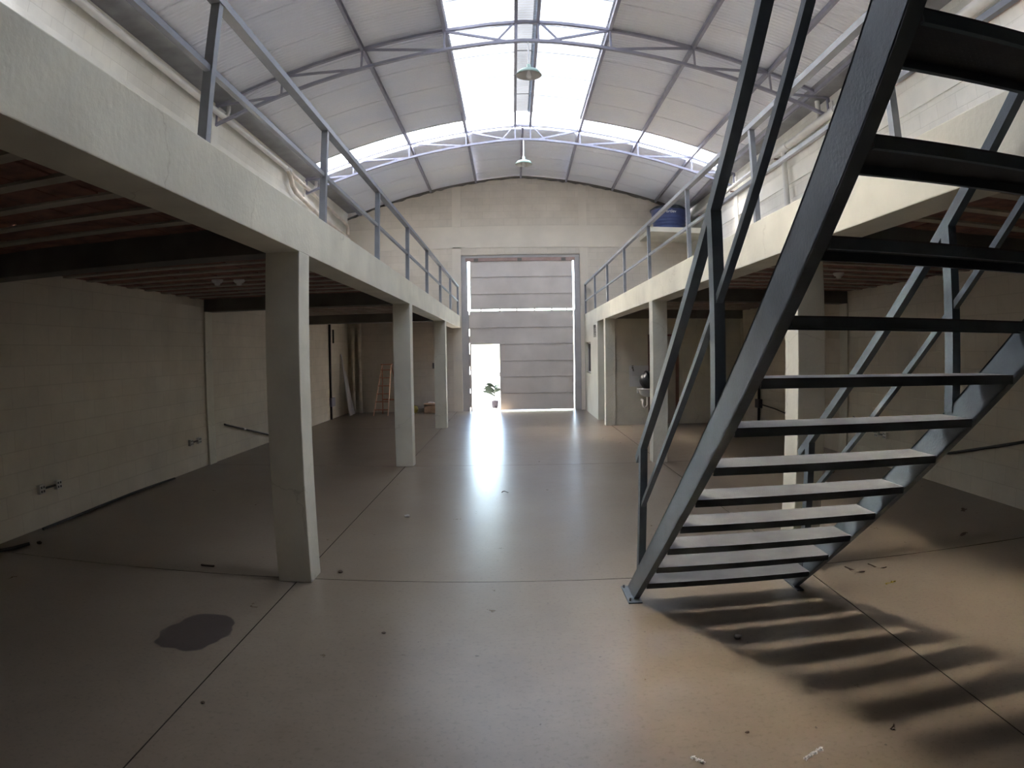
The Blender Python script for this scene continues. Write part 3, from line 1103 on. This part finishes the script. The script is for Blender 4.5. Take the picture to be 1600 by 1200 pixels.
# ================================================================ pendant lamps
def pendant(y, label):
    x = XC + .01
    zs = 5.80
    t = thing('pendant_lamp', (x, y, zs - .06), label, 'lamp', 'pendant lamps on trusses')
    MB().tube([(x, y, zs + .16), (x, y, zbot(x) - .02)], .014, 10).build('rod', 'white_paint', t)
    MB().lathe((x, y, zs), [(.0, .18), (.03, .18), (.035, .12), (.06, .11), (.065, .10), (.15, .07), (.195, .0), (.19, -.002)], 28).build('shade', 'lamp_green', t)
    MB().lathe((x, y, zs - .004), [(.0, .095), (.06, .09), (.145, .062), (.19, -.002)], 28).build('shade_lining', 'lamp_inner', t)
    b_ = MB().lathe((x, y, zs - .06), [(.0, 0), (.03, .008), (.045, .035), (.042, .07), (.028, .11), (.022, .15)], 16).build('bulb', 'bulb_glass', t)
    MB().lathe((x, y, zs + .04), [(.026, 0), (.026, .05)], 12).build('lamp_socket', 'ceramic', t)


pendant(TRY[2], 'green enamel pendant lamp with visible bulb under the dark first truss')
pendant(TRY[3], 'smaller looking green enamel pendant lamp under the farther white-lit truss')

# ================================================================ pipes
def run(t, name, pts, r, mname, couplings=()):
    p = MB().tube(pts, r, 14).build(name, mname, t)
    for a, b in couplings:
        MB().tube([a, b], r * 1.18, 14).build('coupling', mname, p)
    return p


PXL = XWL + .10
pl = thing('drain_pipe', (PXL, 6.0, 4.9), 'white plastic drain pipe along the upper left wall, forking and dirty at its far end', 'pipe')
run(pl, 'main_run', [(PXL, YN + .1, 5.52), (PXL, 12.85, 5.50)], .05, 'pvc_white',
    [((PXL, 7.0, 5.51), (PXL, 7.12, 5.51)), ((PXL, 12.7, 5.5), (PXL, 12.95, 5.5)), ((PXL, 2.0, 5.51), (PXL, 2.12, 5.51))])
run(pl, 'upper_branch', [(PXL, 12.85, 5.50), (PXL, 13.0, 5.46), (PXL, 17.7, 5.28), (PXL, 17.9, 5.27), (PXL, 17.98, 5.20), (PXL, 18.0, 5.02)], .042, 'pvc_dirty')
run(pl, 'lower_branch', [(PXL + .0, 12.8, 5.49), (PXL + .01, 12.95, 5.40), (PXL + .01, 13.1, 5.22), (PXL + .01, 13.35, 5.12), (PXL + .01, 15.4, 4.97), (PXL + .01, 18.05, 4.88), (PXL + .01, 18.18, 4.80), (PXL + .01, 18.21, 4.5), (PXL + .01, 18.21, ZT + .01)], .05, 'pvc_dirty')
for y in (9.62, 14.69):
    run(pl, 'gutter_outlet', [(PXL + .05, y, 5.705), (PXL + .05, y, 5.6), (PXL + .02, y, 5.53)], .035, 'pvc_white')
PXR = XWR - .125
pr_ = thing('drain_pipe', (PXR, 6.0, ZT), 'thick white drain pipe with a vertical downpipe on the upper right wall', 'pipe')
run(pr_, 'main_run', [(PXR, YN + .1, 5.33), (PXR, 11.35, 5.33)], .07, 'pvc_white', [((PXR, 9.0, 5.33), (PXR, 9.15, 5.33)), ((PXR, 10.95, 5.33), (PXR, 11.2, 5.33))])
run(pr_, 'thin_run', [(PXR, 11.3, 5.33), (PXR, 18.3, 5.34)], .045, 'pvc_white')
run(pr_, 'downpipe', [(PXR, 11.2, 5.26), (PXR, 11.2, ZT)], .055, 'pvc_white')
for y in (9.62, 14.6):
    run(pr_, 'gutter_outlet', [(PXR, y, 5.695), (PXR, y, 5.39)], .045, 'pvc_white')
for y in (0.5, 3.2, 5.9, 8.6, 11.6, 14.3, 17.0):
    MB().box(PXR - .03, XWR, y - .02, y + .02, 5.235, 5.262).build('support_bracket', 'door_rail', pr_)
# rail under the right pipe, its brown colour stands in for the pipe's shadow
tag(MB().box(XWR - .05, XWR - .002, YN + .1, 18.2, 5.15, 5.23).build('pipe_shadow_rail', 'door_rail'), 'thin brown rail on the right wall just below the thick pipe, standing in for its shadow', 'rail')
for x, nm in ((-4.50, 'left'), (-4.30, 'right')):
    t = thing('drain_pipe', (x, 18.22, 0), nm + ' one of two vertical beige pipes in the far left corner', 'pipe', 'corner pipes')
    run(t, 'pipe_run', [(x, 18.22, 0.0), (x, 18.22, ZS)], .05, 'pvc_dirty', [((x, 18.22, 1.1), (x, 18.22, 1.2))])

# ================================================================ water tank on its shelf
sh = MB()
sh.prism([(3.62, 4.73), (XWR - .001, 4.70), (XWR - .001, 4.85), (3.62, 4.85)], 'y', 16.75, YF - .02)
tag(sh.build('tank_shelf', 'paint_plaster'), 'cream concrete corner shelf holding the blue water tank', 'shelf')
tk = thing('water_tank', (4.31, 17.55, 4.85), 'blue plastic water tank with dark lid on the corner shelf', 'water tank')
prof = [(0, 0), (.40, 0), (.42, .02)]
for i in range(4):
    z = .07 + i * .085
    r = .425 + i * .012
    prof += [(r, z), (r + .010, z + .02), (r + .010, z + .05), (r, z + .07)]
prof += [(.475, .42), (.485, .56), (.505, .575), (.505, .60)]
MB().lathe((4.31, 17.55, 4.852), prof, 36).build('tank_body', 'tank_blue', tk)
MB().lathe((4.31, 17.55, 4.852), [(.515, .585), (.515, .62), (.40, .70), (.20, .745), (0, .75)], 36).build('tank_lid', 'tank_lid', tk)


def wrap_text(body, size, ang0, z, r, parent, material):
    cu = bpy.data.curves.new('lettering', 'FONT')
    cu.body = body
    cu.size = size
    tmp = bpy.data.objects.new('lettering', cu)
    COL.objects.link(tmp)
    bpy.context.view_layer.update()
    me = bpy.data.meshes.new_from_object(tmp.evaluated_get(bpy.context.evaluated_depsgraph_get()))
    COL.objects.unlink(tmp)
    bpy.data.objects.remove(tmp)
    ox, oy, oz = 4.31 - parent['_o'][0], 17.55 - parent['_o'][1], z - parent['_o'][2]
    for p in me.vertices:
        a = ang0 + p.co.x / r
        p.co = Vector((ox + r * math.cos(a), oy + r * math.sin(a), oz + p.co.y))
    me.materials.clear()
    me.materials.append(MATS[material])
    o = bpy.data.objects.new('lettering', me)
    COL.objects.link(o)
    o.parent = parent
    return o


wrap_text('Fortlev', .115, math.radians(-118), 5.315, .492, tk, 'white_paint')
mb = MB()
for a_, z_, w_, h_ in ((-126, 5.36, .05, .07), (-123.5, 5.33, .06, .05), (-121.5, 5.375, .05, .05)):
    a_ = math.radians(a_)
    c_ = Vector((4.31 + .493 * math.cos(a_), 17.55 + .493 * math.sin(a_), z_))
    tn = Vector((-math.sin(a_), math.cos(a_), 0))
    mb.bar(c_ - tn * w_ / 2, c_ + tn * w_ / 2, .004, h_)
mb.build('logo_mark', 'white_paint', tk)
# steel bracket beneath the shelf
tag(MB().box(4.62, 4.70, 16.82, 16.90, ZT, 4.703).build('shelf_prop', 'truss_steel'), 'grey steel prop below the tank shelf', 'prop')

# ================================================================ electrical bits
def outlet_pair(x, y0, y1, z, s, lab):
    t = thing('wall_outlet', (x, (y0 + y1) / 2, z - .05), lab, 'outlet', 'surface outlets')
    for y in (y0, y1):
        b_ = MB().box(x, x + s * .045, y - .045, y + .045, z - .045, z + .045, .004).build('outlet_box', 'socket_plate', t)
        for dy in (-.02, .02):
            for dz in (-.02, .02):
                MB().box(x + s * .0445, x + s * .047, y + dy - .011, y + dy + .011, z + dz - .011, z + dz + .011).build('socket_hole', 'cable_black', b_)
    MB().tube([(x + s * .02, y0, z), (x + s * .02, y1, z)], .012, 8).build('conduit_link', 'cable_black', t)
    return t


outlet_pair(XWL, 5.315, 5.595, .385, 1, 'nearer pair of square outlets low on the dark left wall')
outlet_pair(XWL, 8.70, 8.97, .418, 1, 'farther pair of square outlets on the left wall by the pilaster')
outlet_pair(XWR, 8.37, 8.137, .435, -1, 'pair of square outlets low on the right wall, behind the stair')
tag(MB().tube([(XWR - .02, 8.42, .44), (XWR - .02, 8.9, .56), (XWR - .05, 9.05, .62)], .011, 6).build('outlet_cable', 'cable_black'), 'dark cable leading to the outlets on the right wall', 'cable')
cd = thing('wall_conduit', (XWL + .03, 16.4, 0), 'dark vertical conduit with junction box on the far left wall', 'conduit')
MB().tube([(XWL + .03, 16.35, 0.0), (XWL + .03, 16.36, 2.42)], .03, 10).build('conduit_pipe', 'cable_black', cd)
MB().box(XWL, XWL + .07, 16.30, 16.62, .33, .55, .005).build('junction_box', 'pot_grey', cd)
MB().box(XWL, XWL + .03, 16.72, 16.78, 1.95, 2.3).build('terminal_strip', 'cable_black', cd)
cd2 = thing('wall_conduit', (XWR - .05, 13.13, 0), 'dark vertical conduit with cable on the right wall, seen under a stair tread', 'conduit')
MB().tube([(XWR - .04, 13.13, 0.0), (XWR - .04, 13.13, 1.6)], .03, 8).build('conduit_pipe', 'cable_black', cd2)
MB().box(XWR - .09, XWR, 13.02, 13.24, .42, .60, .005).build('junction_box', 'zinc_box', cd2)
MB().tube([(XWR - .05, 13.0, .50), (XWR - .05, 12.2, .47), (XWR - .05, 11.0, .38), (XWR - .05, 10.2, .34)], .012, 6).build('side_cable', 'cable_black', cd2)
tag(MB().box(4.36, 4.72, 14.22, 14.31, 1.97, 2.25, .006).build('meter_box', 'zinc_box'), 'small dark electric box high on the side room wall', 'electric box')
tag(MB().box(-2.255, -2.205, YF - .015, YF, 1.21, 1.37, .003).build('light_switch', 'zinc_box'), 'narrow dark switch plate on the far wall beside the left column', 'switch')
hz = [(XWR - .02, 7.2, .33), (XWR - .02, 6.63, .40), (XWR - .02, 5.8, .585), (XWR - .02, 5.29, .70), (XWR - .02, 4.2, .86), (XWR - .02, 3.0, .95)]
tag(MB().tube(hz, .016, 8).build('wall_hose', 'cable_black'), 'black hose pinned along the right wall, rising towards the viewer', 'hose')
rd = thing('leaning_rod', (XWL + .05, 11.1, 0), 'thin dark rod leaning along the left wall behind the nearest column', 'rod')
MB().tube([(XWL + .03, 9.9, .56), (XWL + .05, 12.55, .012)], .014, 8).build('rod_tube', 'cable_black', rd)
MB().tube([(XWL + .036, 10.66, .405), (XWL + .037, 10.74, .388)], .02, 8).build('rod_joint', 'paper', rd)
cb = [(-4.59, 5.20, .016), (-4.60, 5.8, .016), (-4.62, 6.25, .016), (-4.64, 7.0, .016), (-4.63, 7.6, .016), (-4.60, 8.06, .016)]
tag(MB().tube(cb, .014, 8).build('floor_cable', 'cable_black'), 'long dark cable lying along the foot of the left wall', 'cable')
cb = [(-4.56, 4.1, .016), (-4.47, 4.41, .016), (-4.40, 4.53, .016), (-4.35, 4.70, .016)]
tag(MB().tube(cb, .016, 8).build('floor_cable', 'cable_black'), 'short dark cable end on the floor at the left picture edge', 'cable')


def rosette(x, y, lab):
    t = thing('ceiling_socket', (x, y, ZS - .10), lab, 'lamp holder', 'bare lamp holders under the galleries')
    MB().lathe((x, y, ZS - .03), [(0, .04), (.07, .04), (.07, .02), (.05, 0)], 16).build('base_plate', 'ceramic', t)
    MB().lathe((x, y, ZS - .055), [(0, .008), (.024, .008), (.03, 0), (.036, .025), (.05, .027)], 16).build('holder', 'ceramic', t)


rosette(-3.35, 7.02, 'left one of two white lamp holders under the left gallery')
rosette(-3.12, 7.13, 'right one of two white lamp holders under the left gallery')
rosette(3.80, 7.07, 'white lamp holder under the right gallery, seen beyond the stair treads')
rosette(3.40, 10.36, 'white lamp holder under the right gallery beyond the stair handrail')

# ================================================================ ladder, boards, box, sack
ld = thing('step_ladder', (-3.45, 17.3, 0), 'reddish wooden step ladder standing open by the far left wall', 'ladder')
A0, A1 = Vector((-3.735, 17.25, 0)), Vector((-3.50, 17.42, 1.36))
B0, B1 = Vector((-3.345, 17.25, 0)), Vector((-3.26, 17.42, 1.36))
MB().bar(A0, A1, .022, .06, (0, 1, 0)).build('rail', 'ladder_lit_edge', ld)
MB().bar(B0, B1, .022, .06, (0, 1, 0)).build('rail', 'ladder_lit_edge', ld)
for i in range(6):
    f_ = .12 + i * .155
    MB().bar(A0.lerp(A1, f_), B0.lerp(B1, f_), .08, .022).build('step', 'ladder_wood', ld)
MB().box(-3.53, -3.22, 17.36, 17.50, 1.35, 1.375).build('top_step', 'ladder_wood', ld)
MB().bar((-3.50, 17.45, 1.34), (-3.62, 17.95, 0), .022, .045, (0, 1, 0)).build('rear_leg', 'ladder_wood', ld)
MB().bar((-3.26, 17.45, 1.34), (-3.02, 17.80, 0), .022, .045, (0, 1, 0)).build('rear_leg', 'ladder_wood', ld)
MB().bar((-3.58, 17.8, .4), (-3.09, 17.69, .4), .015, .04).build('rear_stretcher', 'ladder_wood', ld)
for i, (y0, w, z, lab) in enumerate(((17.30, .30, 1.66, 'taller pale narrow board leaning in the far left corner'), (17.72, .26, 1.2, 'shorter white board leaning on the left wall by the corner pipes'))):
    mb = MB()
    mb.add([(XWL + .26 - .03 * i, y0, 0), (XWL + .26 - .03 * i, y0 + w, 0), (XWL + .02, y0 + w * .7, z), (XWL + .02, y0 + w * .35, z),
            (XWL + .285 - .03 * i, y0, 0.005), (XWL + .285 - .03 * i, y0 + w, 0.005), (XWL + .04, y0 + w * .7, z), (XWL + .04, y0 + w * .35, z)],
           [(0, 1, 2, 3), (7, 6, 5, 4), (0, 4, 5, 1), (1, 5, 6, 2), (2, 6, 7, 3), (3, 7, 4, 0)])
    tag(mb.build('leaning_board', 'board_white'), lab, 'board', 'boards leaning in the corner')
bx_ = thing('cardboard_box', (-2.27, 18.1, 0), 'open brown cardboard box of rubbish beside the farthest left column', 'box')
for p in ((-2.46, -2.08, 17.95, 17.96), (-2.46, -2.08, 18.24, 18.25), (-2.46, -2.45, 17.95, 18.25), (-2.09, -2.08, 17.95, 18.25)):
    MB().box(p[0], p[1], p[2], p[3], .0, .26).build('box_side', 'cardboard', bx_)
MB().box(-2.46, -2.08, 17.95, 18.25, .0, .01).build('box_bottom', 'cardboard', bx_)
MB().bar((-2.46, 17.94, .255), (-2.08, 17.94, .255), .06, .006, (0, -.6, .6)).build('flap', 'cardboard', bx_)
mb = MB()
bm = bmesh.new()
bmesh.ops.create_icosphere(bm, subdivisions=2, radius=1)
for p in bm.verts:
    n_ = math.sin(p.co.x * 9) * .1 + math.cos(p.co.y * 8 + p.co.z * 5) * .1
    p.co = Vector((-2.27 + p.co.x * .16 * (1 + n_), 18.10 + p.co.y * .12 * (1 + n_), .21 + p.co.z * .09 * (1 + n_)))
mb.bm(bm, False)
tag(mb.build('crumpled_paper', 'paper'), 'crumpled white paper heap filling the cardboard box', 'paper')
mb = MB()
bm = bmesh.new()
bmesh.ops.create_icosphere(bm, subdivisions=3, radius=1)
for p in bm.verts:
    n_ = math.sin(p.co.x * 8 + 1) * .08 + math.cos(p.co.z * 9) * .07 + math.sin(p.co.y * 11) * .05
    p.co = Vector((-2.80 + p.co.x * .15 * (1 + n_), 18.05 + p.co.y * .12 * (1 + n_), max(.002, .10 + p.co.z * .13 * (1 + n_))))
mb.bm(bm, True)
tag(mb.build('rubbish_sack', 'sack_yellow'), 'small slumped yellow sack on the floor near the cardboard box', 'sack')

# ================================================================ potted plant outside the wicket
pp = thing('potted_plant', (-.55, 19.22, -.01), 'potted plant with long arching leaves outside the open wicket door', 'plant')
MB().lathe((-.55, 19.22, -.01), [(0, 0), (.085, 0), (.105, .22), (.115, .22), (.115, .24), (.10, .24), (.095, .2), (0, .2)], 20).build('pot', 'pot_clay', pp)
MB().lathe((-.55, 19.22, -.01), [(0, .004), (.13, .004), (.14, .02), (.0, .02)], 20).build('saucer', 'ceramic', pp)
MB().tube([(-.55, 19.22, .19), (-.56, 19.22, .5), (-.55, 19.23, .68)], [.016, .013, .009], 8).build('stem', 'leaf_green', pp)
LEAVES = [(3.0, .40, .36), (2.5, .36, .42), (3.5, .38, .46), (2.9, .33, .52), (2.2, .30, .58), (3.3, .28, .62), (1.2, .26, .56), (.4, .22, .48), (4.7, .30, .44), (5.4, .22, .60), (1.8, .22, .66)]
for a, ln, z0 in LEAVES:
    mb = MB()
    c0 = Vector((-.55, 19.22, z0))
    d = Vector((math.cos(a), math.sin(a) * .9, 0))
    sd = Vector((-d.y, d.x, 0)).normalized()
    pv, nv = [], 7
    for i in range(nv):
        t = i / (nv - 1)
        p = c0 + d * (ln * t) + Vector((0, 0, (.62 * t - .42 * t * t) * ln * 1.5))
        w = .06 * math.sin(math.pi * min(1, .12 + t * .88)) + .002
        wd_ = (sd * .55 + Vector((0, 0, .85))) * w
        pv += [p - wd_, p + Vector((0, .006, -.004)), p + wd_]
    fc = []
    for i in range(nv - 1):
        for j in range(2):
            q = i * 3 + j
            fc.append((q, q + 1, q + 4, q + 3))
    mb.add(pv, fc, True)
    mb.build('leaf', 'leaf_green', pp, fix=False)

# ================================================================ small litter on the floor
def pebble(x, y, r, mname, lab, cat, name, flat=.5):
    mb = MB()
    bm = bmesh.new()
    bmesh.ops.create_icosphere(bm, subdivisions=2, radius=1)
    s0 = random.random() * 9
    for p in bm.verts:
        n_ = math.sin(p.co.x * 5 + s0) * .16 + math.sin(p.co.y * 6 + s0 * 2) * .14
        p.co = Vector((x + p.co.x * r * (1 + n_), y + p.co.y * r * .8 * (1 - n_), max(.0, r * flat * .8 + p.co.z * r * flat * (1 + n_))))
    mb.bm(bm)
    return tag(mb.build(name, mname), lab, cat, 'litter on the floor')


def scrap(x, y, n, sp, mname, lab, name, cat='paper', ang=0.0):
    """A crumpled scrap: a little cluster of bent flakes forming one torn piece."""
    mb = MB()
    for i in range(n):
        t = random.uniform(-1, 1)
        px = x + math.cos(ang) * t * sp + random.uniform(-.25, .25) * sp * .5
        py = y + math.sin(ang) * t * sp + random.uniform(-.25, .25) * sp * .5
        a = random.random() * 6.28
        r = random.uniform(.006, .014)
        h = random.uniform(.002, .012)
        u = Vector((math.cos(a), math.sin(a), 0)) * r
        w = Vector((-math.sin(a), math.cos(a), 0)) * r * .7
        c = Vector((px, py, .002))
        mb.add([c - u, c - w + Vector((0, 0, h)), c + u, c + w + Vector((0, 0, h * .6)), c + Vector((0, 0, -.002))],
               [(0, 1, 2), (0, 2, 3), (0, 4, 1), (1, 4, 2), (2, 4, 3), (3, 4, 0)])
    return tag(mb.build(name, mname), lab, cat, 'litter on the floor')


def leaf(x, y, ln, wd, ang, mname, lab, name='dry_leaf', cat='leaf'):
    mb = MB()
    d = Vector((math.cos(ang), math.sin(ang), 0))
    s_ = Vector((-d.y, d.x, 0))
    pv, fc, nv = [], [], 7
    for i in range(nv):
        t = i / (nv - 1)
        c = Vector((x, y, .004 + .012 * math.sin(t * 5 + x))) + d * (ln * (t - .5))
        w = wd * math.sin(math.pi * (.06 + t * .88)) * (1 + .35 * math.sin(i * 2.3))
        pv += [c - s_ * w + Vector((0, 0, .006)), c, c + s_ * w + Vector((0, 0, .008))]
    for i in range(nv - 1):
        for j in range(2):
            q = i * 3 + j
            fc.append((q, q + 1, q + 4, q + 3))
    mb.add(pv, fc)
    return tag(mb.build(name, mname, fix=False), lab, cat, 'litter on the floor')


scrap(.706, 2.20, 26, .028, 'paper', 'small tuft of white paper scraps at the bottom edge of the picture', 'paper_scrap', ang=2.2)
scrap(1.174, 2.13, 34, .055, 'paper', 'longer white torn paper strip on the floor, bottom right', 'paper_scrap', ang=.5)
pebble(1.232, 3.317, .022, 'stone', 'pale pebble in the shadow of the stair', 'pebble', 'pebble', .7)
leaf(2.47, 4.22, .17, .022, 2.2, 'leaf_dry', 'dark torn leaf on the floor right of the stair foot')
leaf(2.68, 4.24, .15, .012, 2.4, 'leaf_dry', 'narrow dark leaf next to the torn leaf right of the stair')
scrap(2.60, 3.90, 14, .05, 'leaf_yellow', 'small yellow plant scrap on the floor right of the stair', 'plant_scrap', 'leaf', .2)
pebble(-1.068, 6.341, .03, 'stone', 'pale pebble in the aisle between first and second columns', 'pebble', 'pebble')
pebble(-1.306, 4.605, .02, 'leaf_dry', 'dark crumb beside the nearest left column foot', 'crumb', 'crumb', .6)
tag(MB().tube([(-2.46, 4.60, .008), (-2.34, 4.59, .009)], .008, 6).build('stick', 'leaf_dry'), 'short dark stick on the floor left of the nearest column', 'stick', 'litter on the floor')
leaf(4.517, 5.514, .10, .03, .5, 'leaf_dry', 'curled dark leaf on the floor near the right wall')
leaf(3.894, 4.735, .15, .02, .2, 'leaf_dry', 'flat dry leaf on the floor far right of the stair')
leaf(4.17, 7.92, .11, .03, 1.1, 'leaf_dry', 'small dry leaf near the outlets on the right')
leaf(1.797, 5.602, .16, .03, .1, 'leaf_dry', 'dry leaf lying behind the lower stair treads')
pebble(-4.281, 4.773, .03, 'leaf_dry', 'dark lump on the floor near the short cable end', 'crumb', 'crumb')
pebble(.968, 2.359, .010, 'leaf_dry', 'tiny dark crumb between the two paper scraps', 'crumb', 'crumb')
leaf(1.596, 2.197, .06, .012, .9, 'leaf_dry', 'small dark leaf at the lower right, nearest to the camera')
pebble(-.771, 3.533, .013, 'leaf_dry', 'small dark crumb on the floor in front of the nearest column', 'crumb', 'crumb')
pebble(-1.48, 2.58, .012, 'leaf_dry', 'small dark crumb lying on the long floor joint', 'crumb', 'crumb')
leaf(-.109, 7.474, .10, .02, .4, 'leaf_dry', 'small dark leaf in the middle of the aisle')
for i, (x, y) in enumerate(((-2.75, 17.75), (-2.55, 17.82))):
    scrap(x, y, 16, .07, 'paper', ('left' if i == 0 else 'right') + ' pale scrap on the floor in front of the yellow sack', 'paper_scrap', ang=.2)

for o in bpy.data.objects:
    if '_o' in o: del o['_o']
